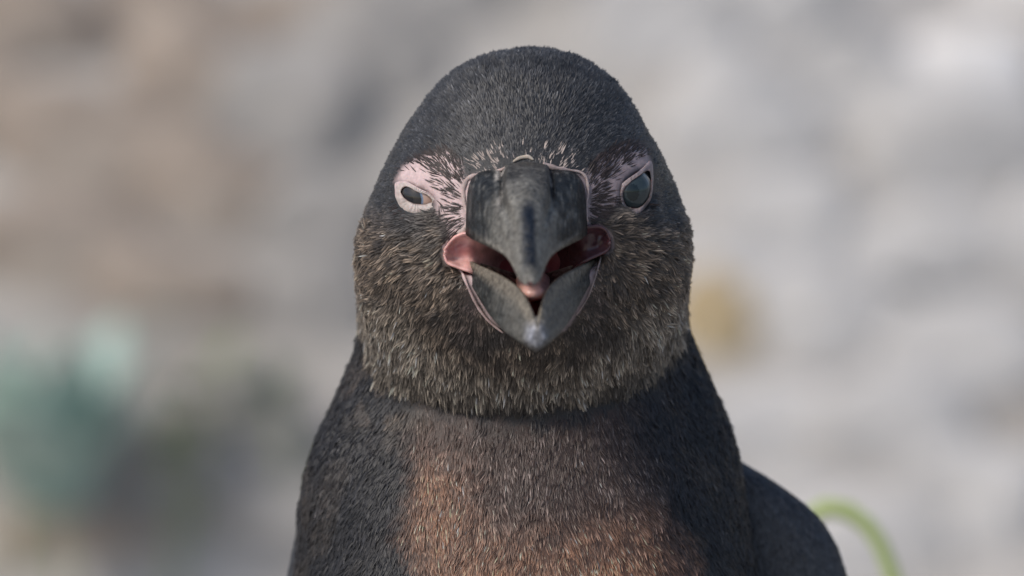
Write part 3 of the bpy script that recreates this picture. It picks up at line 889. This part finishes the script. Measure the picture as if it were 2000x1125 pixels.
def upper_bill():
    nt, half = 100, 121
    ts = np.linspace(0, 1, nt)
    K = [0, .12, .25, .4, .55, .7, .82, .91, .97, 1]
    top = pchip(ts, K, [318, 320, 327, 343, 368, 402, 440, 480, 518, 544])
    wid = pchip(ts, K, [119, 119, 110, 86, 62, 44, 34, 26, 18, 8])
    tom = pchip(ts, K, [450, 456, 465, 477, 489, 502, 517, 534, 550, 557])
    cx = pchip(ts, K, [1028, 1028, 1028, 1029, 1030, 1032, 1033, 1034, 1035, 1035])
    Y = -165 - 335 * ts ** 0.92
    ex = pchip(ts, [0, .15, .35, .6, 1], [6.5, 5.5, 3.4, 2.4, 2.0])
    secs = np.empty((nt, half + 21, 3)); cols = np.empty((nt, half + 21, 3))
    th = np.linspace(-np.pi / 2, np.pi / 2, half)
    for i in range(nt):
        e = 2 / ex[i]
        sx = np.sign(np.sin(th)) * np.abs(np.sin(th)) ** e
        sz = np.abs(np.cos(th)) ** e
        hgt = tom[i] - top[i]
        rx = wid[i] * (0.97 + 0.03 * (1 - sz))            # flares toward the cutting edge
        x = sx * rx
        u = np.abs(x)
        cw = min(44, wid[i] * .66)                    # half width of the culmen plate
        fade = sstep(np.array(ts[i]), .95, .45)
        # side plates stand lower than the culmen plate; groove between them
        pyv = tom[i] - sz * hgt
        side = sstep(u, cw - 4, cw + 7)
        grv = np.exp(-((u - cw - 3) / 5.0) ** 2)
        pyv = pyv + fade * (10 * side * sz + 8 * grv * sz)
        rg = vnoise(np.stack([x * 1.0, pyv * .25, np.full_like(x, ts[i] * 60)], -1), 7, 57) - .5
        Yv = Y[i] + fade * (16 * side * sz + 10 * grv) + 7 * rg * side * fade
        # ridge
        pyv = pyv - 4 * np.exp(-(x / (16 * (1 - .4 * ts[i]))) ** 2) * fade
        arc = PX(cx[i] + x, pyv, Yv)
        # palate, hollow
        xs = np.linspace(1, -1, 23)[1:-1] * wid[i] * .93
        pal = PX(cx[i] + xs, tom[i] - (1 - (xs / (wid[i] + 1e-6)) ** 2) * hgt * .30, Y[i])
        secs[i, :half] = arc; secs[i, half:] = pal
        # horn colours
        nz = vnoise(arc * np.array([1, .35, .35]), 9, 51); nl = vnoise(arc, 34, 52); ns = vnoise(arc * np.array([1.6, .5, .5]), 10, 53)
        culm = np.array([0.055, 0.053, 0.050]) * (0.55 + .9 * nl)[:, None]
        plate = np.array([0.018, 0.020, 0.022]) * (0.4 + 1.2 * ns)[:, None] + np.array([0.045, 0.043, 0.039]) * (sstep(ns, .55, .85) * .9)[:, None]
        plate = plate + np.array([0.06, 0.057, 0.051]) * (sstep(vnoise(arc * np.array([2.2, .45, .45]) + 40, 8, 55), .72, .9) * .8)[:, None]
        culm = culm + np.array([0.07, 0.068, 0.062]) * (sstep(vnoise(arc * np.array([1.5, .6, .6]), 9, 56), .70, .92))[:, None]
        s3 = side[:, None] * (0.35 + .65 * fade)
        c = culm * (1 - s3) + plate * s3
        pale = (np.clip(sstep(np.array(ts[i]) + .22 * (nl - .5), .38, .68) * (0.6 + .8 * ns), 0, 1))[:, None]
        c = c * (1 - .7 * pale) + np.array([0.19, 0.184, 0.165]) * .7 * pale
        dk = (np.exp(-(x / 16) ** 4) * sstep(np.array(ts[i]), .62, .74) * sstep(np.array(ts[i]), .995, .96))[:, None]  # dark reflection down the culmen front, painted as a stripe
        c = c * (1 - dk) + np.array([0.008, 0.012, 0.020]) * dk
        crust = (grv * sstep(nz, .45, .75) * sstep(np.array(ts[i]), .5, .1) * (x < 0) + .35 * grv * sstep(nz, .6, .8) * (ts[i] < .4))[:, None]
        crust = np.clip(crust + (np.exp(-((x + 55) / 6) ** 2) * sstep(nz, .38, .62) * sstep(np.array(ts[i]), .55, .4))[:, None], 0, .9)
        c = c * (1 - crust) + np.array([0.40, 0.37, 0.34]) * crust
        edge = (sstep(sz, .16, .02) * sstep(np.array(ts[i]), .2, .4))[:, None]
        c = c * (1 - .5 * edge) + np.array([0.26, 0.24, 0.21]) * .5 * edge
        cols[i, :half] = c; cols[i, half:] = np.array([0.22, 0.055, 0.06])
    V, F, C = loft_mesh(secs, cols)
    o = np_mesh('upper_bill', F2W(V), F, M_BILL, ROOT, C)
    tag(o, label='slate grey upper bill with dark ridged side plates')
    return o
UP = upper_bill()

def lower_bill():
    nt = 90; ts = np.linspace(0, 1, nt)
    K = [0, .15, .3, .45, .6, .75, .86, .94, 1]
    wid = pchip(ts, K, [128, 110, 88, 66, 47, 30, 19, 11, 4])
    wmx = pchip(ts, K, [127, 113, 97, 83, 68, 51, 38, 28, 13])
    tom = pchip(ts, K, [506, 515, 525, 536, 549, 566, 586, 608, 634])
    mid = pchip(ts, K, [535, 560, 588, 611, 631, 647, 657, 662, 660])
    bot = pchip(ts, K, [600, 622, 642, 657, 669, 679, 685, 687, 677])
    cx = pchip(ts, K, [1036, 1036, 1037, 1038, 1040, 1043, 1045, 1047, 1049])
    Y = -160 - 315 * ts
    m = 61
    secs = np.empty((nt, 2 * m, 3)); cols = np.empty((nt, 2 * m, 3))
    th = np.linspace(-1, 1, m)
    for i in range(nt):
        a = np.abs(th); s = np.sign(th)
        # outer wall: tomium -> keel
        u = 1 - a                              # 0 at tomium, 1 at keel
        x = s * pchip(u, [0, .28, .55, .8, 1], [wid[i], wid[i] * .42 + wmx[i] * .58, wmx[i], wmx[i] * .62, 0])
        py = pchip(u, [0, .28, .55, .8, 1], [tom[i], tom[i] * .55 + mid[i] * .45, mid[i], mid[i] * .45 + bot[i] * .55, bot[i]])
        outer = PX(cx[i] + x, py, Y[i] - 3 * np.sin(np.pi * u))
        solid = sstep(np.array(ts[i]), .84, .97)
        th_in = 9 * (1 - .5 * ts[i])
        wi = max(wid[i] - th_in, 2) 
        xi = -s * wi * (1 - u ** 2.4)
        dep = (bot[i] - tom[i]) * (0.62 * (1 - solid) + 0.03)
        pyi = tom[i] + 1 + dep * np.sin(u * np.pi / 2)
        inner = PX(cx[i] + xi, pyi, np.full(m, Y[i]))
        secs[i, :m] = outer; secs[i, m:] = inner
        nl = vnoise(outer, 30, 61); ns = vnoise(outer * np.array([.5, .5, 1.2]), 12, 62)
        c = np.array([0.022, 0.024, 0.024]) * (0.5 + 1.0 * ns)[:, None] + np.array([0.08, 0.078, 0.07]) * sstep(vnoise(outer * np.array([.5, .5, 1.4]), 7, 64), .70, .92)[:, None]
        pale = sstep(np.array(ts[i]) + .30 * (nl - .5) - .35 * u * (x < 0) + .12 * (x > 0), .22, .72)[:, None]  # right branch paler than the left, a sunlit difference painted in
        c = c * (1 - .6 * pale) + np.array([0.135, 0.130, 0.117]) * .6 * pale
        rimc = (sstep(u, .30, .10) * .75)[:, None]
        c = c * (1 - rimc) + np.array([0.17, 0.15, 0.12]) * rimc
        tipc = (sstep(np.array(ts[i]), .90, .97) * np.exp(-((x + 2) / 15) ** 2) * np.exp(-((py - 655) / 18) ** 2) * (0.5 + .8 * ns))[:, None]
        c = c * (1 - tipc) + np.array([0.42, 0.44, 0.52]) * tipc
        cols[i, :m] = c
        ci = np.array([0.22, 0.045, 0.04]) * (1 - solid) + np.array([0.13, 0.125, 0.115]) * solid
        ed = sstep(u, .30, .08)[:, None]
        cols[i, m:] = ci * (1 - ed) + np.array([0.17, 0.145, 0.11]) * ed
    V, F, C = loft_mesh(secs, cols)
    o = np_mesh('lower_bill', F2W(V), F, M_BILL, ROOT, C)
    tag(o, label='grey V-shaped lower bill with a pale bluish tip')
    return o
LO = lower_bill()

# pink fleshy edges: along the top of the upper bill, down to the gape and below the lower bill
def flesh_strip(name, pts, r, col, lift=3, n=70, label=None, mat=M_SKIN):
    q = np.array([surf(a, b) for a, b in pts])
    q[:, 1] -= lift
    q = cr(q, n)
    rr = np.interp(np.linspace(0, 1, n), np.linspace(0, 1, len(r)), r)
    rr = rr * (0.6 + .8 * vnoise(q, 11, 71))
    V, F = tube(q, np.stack([rr, rr * .55], -1), 10)
    c = np.ones((len(V), 3)) * np.array(col)
    c = c * (0.8 + .4 * vnoise(V, 16, 72))[:, None]
    o = np_mesh(name, F2W(V), F, mat, ROOT, c)
    if label: tag(o, label=label)
    return o
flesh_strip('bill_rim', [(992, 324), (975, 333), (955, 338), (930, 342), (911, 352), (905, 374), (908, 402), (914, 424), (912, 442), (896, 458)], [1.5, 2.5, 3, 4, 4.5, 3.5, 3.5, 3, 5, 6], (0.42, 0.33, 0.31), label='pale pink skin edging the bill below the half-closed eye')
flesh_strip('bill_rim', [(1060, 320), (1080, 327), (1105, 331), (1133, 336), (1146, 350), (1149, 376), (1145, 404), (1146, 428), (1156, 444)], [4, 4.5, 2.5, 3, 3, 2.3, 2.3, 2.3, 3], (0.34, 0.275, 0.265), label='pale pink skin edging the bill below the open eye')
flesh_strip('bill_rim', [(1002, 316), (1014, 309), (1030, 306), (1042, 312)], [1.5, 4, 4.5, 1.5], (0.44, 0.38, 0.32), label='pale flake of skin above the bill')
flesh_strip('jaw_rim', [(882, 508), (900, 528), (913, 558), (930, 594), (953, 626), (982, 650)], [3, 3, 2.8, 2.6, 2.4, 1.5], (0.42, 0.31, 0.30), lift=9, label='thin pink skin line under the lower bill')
flesh_strip('jaw_rim', [(1178, 492), (1170, 516), (1160, 550), (1146, 585), (1126, 615)], [2.2, 1.6, 1.5, 1.4, 1.2], (0.26, 0.21, 0.20), lift=8, label='thin pinkish skin line under the lower bill on the shaded side')  # darker than the left line, shade put into its colour

# membranes stretched between the mandibles at each corner of the gape
def gape(sgn, up, lo, col_in, col_mid, col_out, label):
    nu, nv = 34, 20
    up = cr(np.array(up, float), nu); lo = cr(np.array(lo, float), nu)
    V = np.empty((nu, nv, 3)); C = np.empty((nu, nv, 3))
    y0 = np.array([[front_Y(*up[i]), front_Y(*lo[i])] for i in range(nu)])
    for i in range(nu):
        u = i / (nu - 1)
        for j in range(nv):
            v = j / (nv - 1)
            q = up[i] * (1 - v) + lo[i] * v
            b = math.sin(math.pi * v)
            ys = y0[i, 0] * (1 - v) + y0[i, 1] * v
            lip = (math.exp(-((v - .88) / .14) ** 2) + .7 * math.exp(-((v - .1) / .12) ** 2)) * max(0, 1 - u * 2.5)
            g = sstep(np.array(u), .32, .9)
            Y = (ys - 1.0 - 1.0 * lip) * (1 - g) + (-95) * g + (30 * sstep(np.array(u), .0, .22) + 14 * g) * (1 - abs(2 * v - 1) ** 3) + 4 * math.sin(v * 8 + u * 5) * b
            V[i, j] = PX(q[0], q[1], Y)
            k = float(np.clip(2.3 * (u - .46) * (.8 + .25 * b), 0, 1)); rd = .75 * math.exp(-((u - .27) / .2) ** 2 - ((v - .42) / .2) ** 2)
            C[i, j] = (np.array(col_out) * (1 - rd) + np.array(col_mid) * rd) * (1 - k) + np.array(col_in) * k  # darkened inward, painting the shade of the mouth's depth
    V = V.reshape(-1, 3); C = C.reshape(-1, 3)
    C = C * (0.65 + .7 * vnoise(V, 15, 81))[:, None]
    V[:, 1] += 5 * (vnoise(V * np.array([1, 0, 1]), 11, 83) - .5)
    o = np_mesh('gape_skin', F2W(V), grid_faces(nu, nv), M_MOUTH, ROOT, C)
    sm = o.modifiers.new('thickness', 'SOLIDIFY'); sm.thickness = 0.0006; sm.offset = 0
    tag(o, label=label)
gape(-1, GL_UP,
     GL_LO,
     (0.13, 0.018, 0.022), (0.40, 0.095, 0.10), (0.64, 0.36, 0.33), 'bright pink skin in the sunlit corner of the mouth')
gape(1, GR_UP,  # shade of this corner painted into the flesh colours
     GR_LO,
     (0.03, 0.006, 0.010), (0.045, 0.010, 0.016), (0.075, 0.034, 0.04), 'mouth corner skin with its shade painted dark maroon')

# tongue
def tongue():
    n, m = 24, 18
    ts = np.linspace(0, 1, n)
    w = pchip(ts, [0, .4, .8, .95, 1], [34, 31, 27, 22, 9]); h = pchip(ts, [0, .5, .9, 1], [18, 19, 15, 6])
    py = pchip(ts, [0, .5, 1], [545, 566, 574]); Y = -150 - 240 * ts
    an = np.linspace(0, 2 * np.pi, m, endpoint=False)
    secs = np.stack([PX(1041 + w[i] * np.cos(an), py[i] - h[i] * np.sin(an) + 5 * np.exp(-(np.cos(an) / .3) ** 2) * (np.sin(an) > 0), np.full(m, Y[i])) for i in range(n)])
    cols = np.ones(secs.shape) * np.array([0.64, 0.38, 0.32])
    cols *= (0.8 + .4 * vnoise(secs, 12, 91))[..., None]
    V, F, C = loft_mesh(secs, cols)
    tag(np_mesh('tongue', F2W(V), F, M_MOUTH, ROOT, C), label='salmon pink tongue tip between the mandibles')
tongue()

# ------------------------------------------------------------------ eyes
def eye(center, r, cpx, opening, outer, iris_c, iris_r, cols, label, lid_label, lidcol, liftpx, skincol):
    # ball, pole towards the viewer so that the iris shows rings
    nu, nv = 64, 96
    th = np.linspace(0, np.pi, nu); ph = np.linspace(0, 2 * np.pi, nv, endpoint=False)
    A, B = np.meshgrid(th, ph, indexing='ij')
    u = np.stack([np.sin(A) * np.cos(B), -np.cos(A), np.sin(A) * np.sin(B)], -1)
    V = (center + r * u).reshape(-1, 3)
    px, py = proj(V)
    dpx = np.hypot((px - iris_c[0]) / iris_r[0], (py - iris_c[1]) / iris_r[1])
    pup, iris, ring, white = [np.array(c) for c in cols]
    C = np.where((dpx < .42)[:, None], pup, iris)
    k = sstep(dpx, .92, .97)[:, None]; C = C * (1 - k) + ring * k
    k = sstep(dpx, 1.03, 1.09)[:, None]; C = C * (1 - k) + white * k
    fq = grid_faces(nu, nv, True)
    ok = (poly_sd(px, py, opening) < 4) & (V[:, 1] < center[1])
    fq = fq[ok[fq].all(1)]
    used = np.unique(fq); mp = np.full(len(V), -1); mp[used] = np.arange(len(used))
    e = np_mesh('eye', F2W(V[used]), mp[fq], M_EYE, ROOT, C[used])
    tag(e, label=label)
    # lids
    m = 96
    c0 = np.array(cpx)
    def rs(poly):
        poly = np.array(poly, float)
        a = np.unwrap(np.arctan2(poly[:, 1] - c0[1], poly[:, 0] - c0[0]))
        if a[-1] < a[0]: poly = poly[::-1]; a = np.unwrap(np.arctan2(poly[:, 1] - c0[1], poly[:, 0] - c0[0]))
        q = np.linspace(a[0], a[0] + 2 * np.pi, m, endpoint=False)
        a2 = np.concatenate([a, [a[0] + 2 * np.pi]]); p2 = np.vstack([poly, poly[:1]])
        # start both loops at the same angle
        tgt = np.linspace(-np.pi, np.pi, m, endpoint=False)
        out = []
        for t in tgt:
            tt = a[0] + (t - a[0]) % (2 * np.pi)
            out.append([np.interp(tt, a2, p2[:, 0]), np.interp(tt, a2, p2[:, 1])])
        out = np.array(out)
        for _ in range(2):
            out = .25 * np.roll(out, 1, 0) + .5 * out + .25 * np.roll(out, -1, 0)
        return out
    I = rs(opening); O = rs(outer)
    def sphY(q, rad):
        Y = np.full(len(q), center[1])
        for _ in range(3):
            w = PX(q[:, 0], q[:, 1], Y)
            d2 = rad * rad - (w[:, 0] - center[0]) ** 2 - (w[:, 2] - center[2]) ** 2
            Y = center[1] - np.sqrt(np.maximum(d2, 4))
        return Y
    Yi = sphY(I, r + 2.2)
    So = np.array([surf(*q) for q in O]); Yo = So[:, 1] + 3
    # soft limit on depth jumps round the loop
    for _ in range(6): Yo = .25 * np.roll(Yo, 1) + .5 * Yo + .25 * np.roll(Yo, -1)
    rows = []; cols2 = []
    lc = np.array(lidcol); dark = np.array([0.10, 0.065, 0.055])
    rows.append(PX(I[:, 0], I[:, 1], sphY(I, r - 4))); cols2.append(np.tile(dark, (m, 1)))
    K = 9
    for k in range(K + 1):
        s = k / K
        q = I * (1 - s) + O * s
        Yb = Yi * (1 - s) + Yo * s - liftpx * math.sin(math.pi * min(1, s * 1.0)) ** 0.8
        lim = sphY(q, r + 2.2)
        Yb = np.minimum(Yb, np.where(lim < center[1] - 6, lim, 1e9))
        ripple = 0.8 * np.sin(np.arange(m) * 1.7 + 3 * vnoise(PX(q[:, 0], q[:, 1], Yb), 9, 95)) * math.sin(math.pi * s)
        rows.append(PX(q[:, 0], q[:, 1], Yb + ripple))
        g = sstep(np.array(s), .02, .16)
        cc = dark * (1 - g) + lc * g
        up = sstep(np.array(s), .45, .95) * sstep(-(q[:, 1] - I.mean(0)[1]), -4, 10)
        wr = 0.78 + .44 * vnoise(np.stack([np.cos(np.arange(m) * 2 * np.pi / m) * 60, np.sin(np.arange(m) * 2 * np.pi / m) * 60, np.full(m, s * 3)], -1), 5, 97)
        cols2.append((cc * (1 - up[:, None]) + np.array(skincol) * up[:, None]) * wr[:, None] * (0.85 + .3 * vnoise(rows[-1], 7, 96))[:, None])
    V = np.array(rows).reshape(-1, 3); C = np.array(cols2).reshape(-1, 3)
    tag(np_mesh('eyelid', F2W(V), grid_faces(K + 2, m, True), M_LID, ROOT, C), label=lid_label)

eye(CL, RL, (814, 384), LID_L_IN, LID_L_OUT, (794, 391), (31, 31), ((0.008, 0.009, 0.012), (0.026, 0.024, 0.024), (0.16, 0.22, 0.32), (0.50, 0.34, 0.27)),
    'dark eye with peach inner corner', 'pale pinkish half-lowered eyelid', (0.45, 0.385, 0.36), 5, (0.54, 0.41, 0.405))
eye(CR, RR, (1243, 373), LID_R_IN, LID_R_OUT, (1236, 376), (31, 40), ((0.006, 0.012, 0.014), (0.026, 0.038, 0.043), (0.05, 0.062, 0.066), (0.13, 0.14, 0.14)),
    'wide open dark eye', 'greyish pink eyelid of the wide open eye', (0.17, 0.14, 0.145), 4, (0.27, 0.215, 0.225))  # lid edge blends into the skin colour darkened for shade

# ------------------------------------------------------------------ flippers and feet
def flipper(T, label, nfe):
    T = np.array(T, float)
    n, m = 60, 40
    py = np.linspace(0, 1, n) ** 1.6 * (T[-1, 0] - T[0, 0]) + T[0, 0]
    l = pchip(py, T[:, 0], T[:, 1]); r = pchip(py, T[:, 0], T[:, 2]); yc = pchip(py, T[:, 0], T[:, 3]); th = pchip(py, T[:, 0], T[:, 4])
    an = np.linspace(0, 2 * np.pi, m, endpoint=False)
    secs = np.stack([PX((l[i] + r[i]) / 2 + (r[i] - l[i]) / 2 * np.sign(np.cos(an)) * np.abs(np.cos(an)) ** .8, np.full(m, py[i]), yc[i] + th[i] * np.sin(an)) for i in range(n)])
    cols = np.ones(secs.shape) * np.array([0.040, 0.044, 0.052])
    V, F, C = loft_mesh(secs, cols)
    fl = np_mesh('flipper', F2W(V), F, M_FEATHER, ROOT, C); tag(fl, label=label)
    q = grid_faces(n, m, True)
    Vf = secs.reshape(-1, 3)
    nn = vert_normals(Vf, q)
    if (nn * (Vf - Vf.mean(0)))[:, :2].sum() < 0: nn = -nn
    P, T2 = tri_sample(Vf, q, lambda c: (c[:, 2] > -760) * 1.0, nfe)
    N = nn[T2].mean(1); N /= np.linalg.norm(N, axis=1)[:, None] + 1e-9
    k = len(P)
    D = np.tile(np.array([.25, .1, -1.0]), (k, 1)) + RNG.normal(0, .12, (k, 3))
    tip = np.array([0.060, 0.066, 0.078]) * RNG.lognormal(0, .3, k)[:, None]
    o = feathers('flipper_plumage', P, N, D, RNG.uniform(16, 26, k), RNG.uniform(4.5, 6.5, k), np.full(k, .2), np.full(k, .12), np.tile([.015, .016, .02], (k, 1)), tip, ROOT, None)
    o.parent = fl
    o.matrix_parent_inverse = Matrix.Identity(4)
    return fl
flipper([(880, 1400, 1420, 330, 12), (905, 1385, 1452, 335, 40), (930, 1372, 1494, 340, 60), (960, 1365, 1538, 345, 72), (1000, 1360, 1588, 350, 80), (1055, 1360, 1628, 352, 84),
         (1125, 1372, 1654, 355, 84), (1250, 1420, 1690, 355, 76), (1600, 1500, 1740, 340, 60), (2100, 1560, 1745, 310, 46), (2500, 1610, 1720, 290, 30), (2640, 1650, 1690, 280, 10)],
        'blue-black flipper held out from the body', 16000)
flipper([(930, 640, 660, 330, 12), (960, 610, 690, 330, 40), (1010, 588, 710, 330, 55), (1060, 575, 715, 330, 62), (1125, 562, 710, 330, 62), (1250, 525, 690, 325, 60), (1600, 430, 620, 310, 54),
         (2100, 350, 530, 290, 44), (2500, 320, 440, 275, 30), (2640, 350, 400, 270, 10)], 'black flipper pressed against the flank', 9000)

def foot(px, label):
    base = F2W(PX(px, 4200, 330.0)); bx, by = base[0], base[1]
    toes = [(-0.030, -0.085), (0.0, -0.10), (0.030, -0.085)]
    V = []; F = []
    outl = [(-0.016, 0.028), (-0.022, -0.01), (-0.036, -0.085), (-0.028, -0.092), (-0.014, -0.074), (-0.006, -0.10), (0.006, -0.10), (0.014, -0.074), (0.028, -0.092), (0.036, -0.085), (0.022, -0.01), (0.016, 0.028)]
    m = len(outl)
    for z, sc in ((0.001, 1.0), (0.006, 1.0), (0.013, .86), (0.03, .42), (0.07, .40), (0.12, .5)):
        for (x, y) in outl:
            yy = y if z < .02 else max(y, -.03)
            V.append((bx + x * sc, by + (yy * sc if z < .02 else yy * sc + 0.0), z))
    for r in range(5):
        for j in range(m): F.append([r * m + j, r * m + (j + 1) % m, (r + 1) * m + (j + 1) % m, (r + 1) * m + j])
    F.append(list(range(m))[::-1]); F.append([5 * m + j for j in range(m)])
    np_mesh('foot', np.array(V), F, M_FOOT, ROOT, np.tile([0.06, 0.05, 0.048], (len(V), 1)))
foot(820, ''); foot(1230, '')
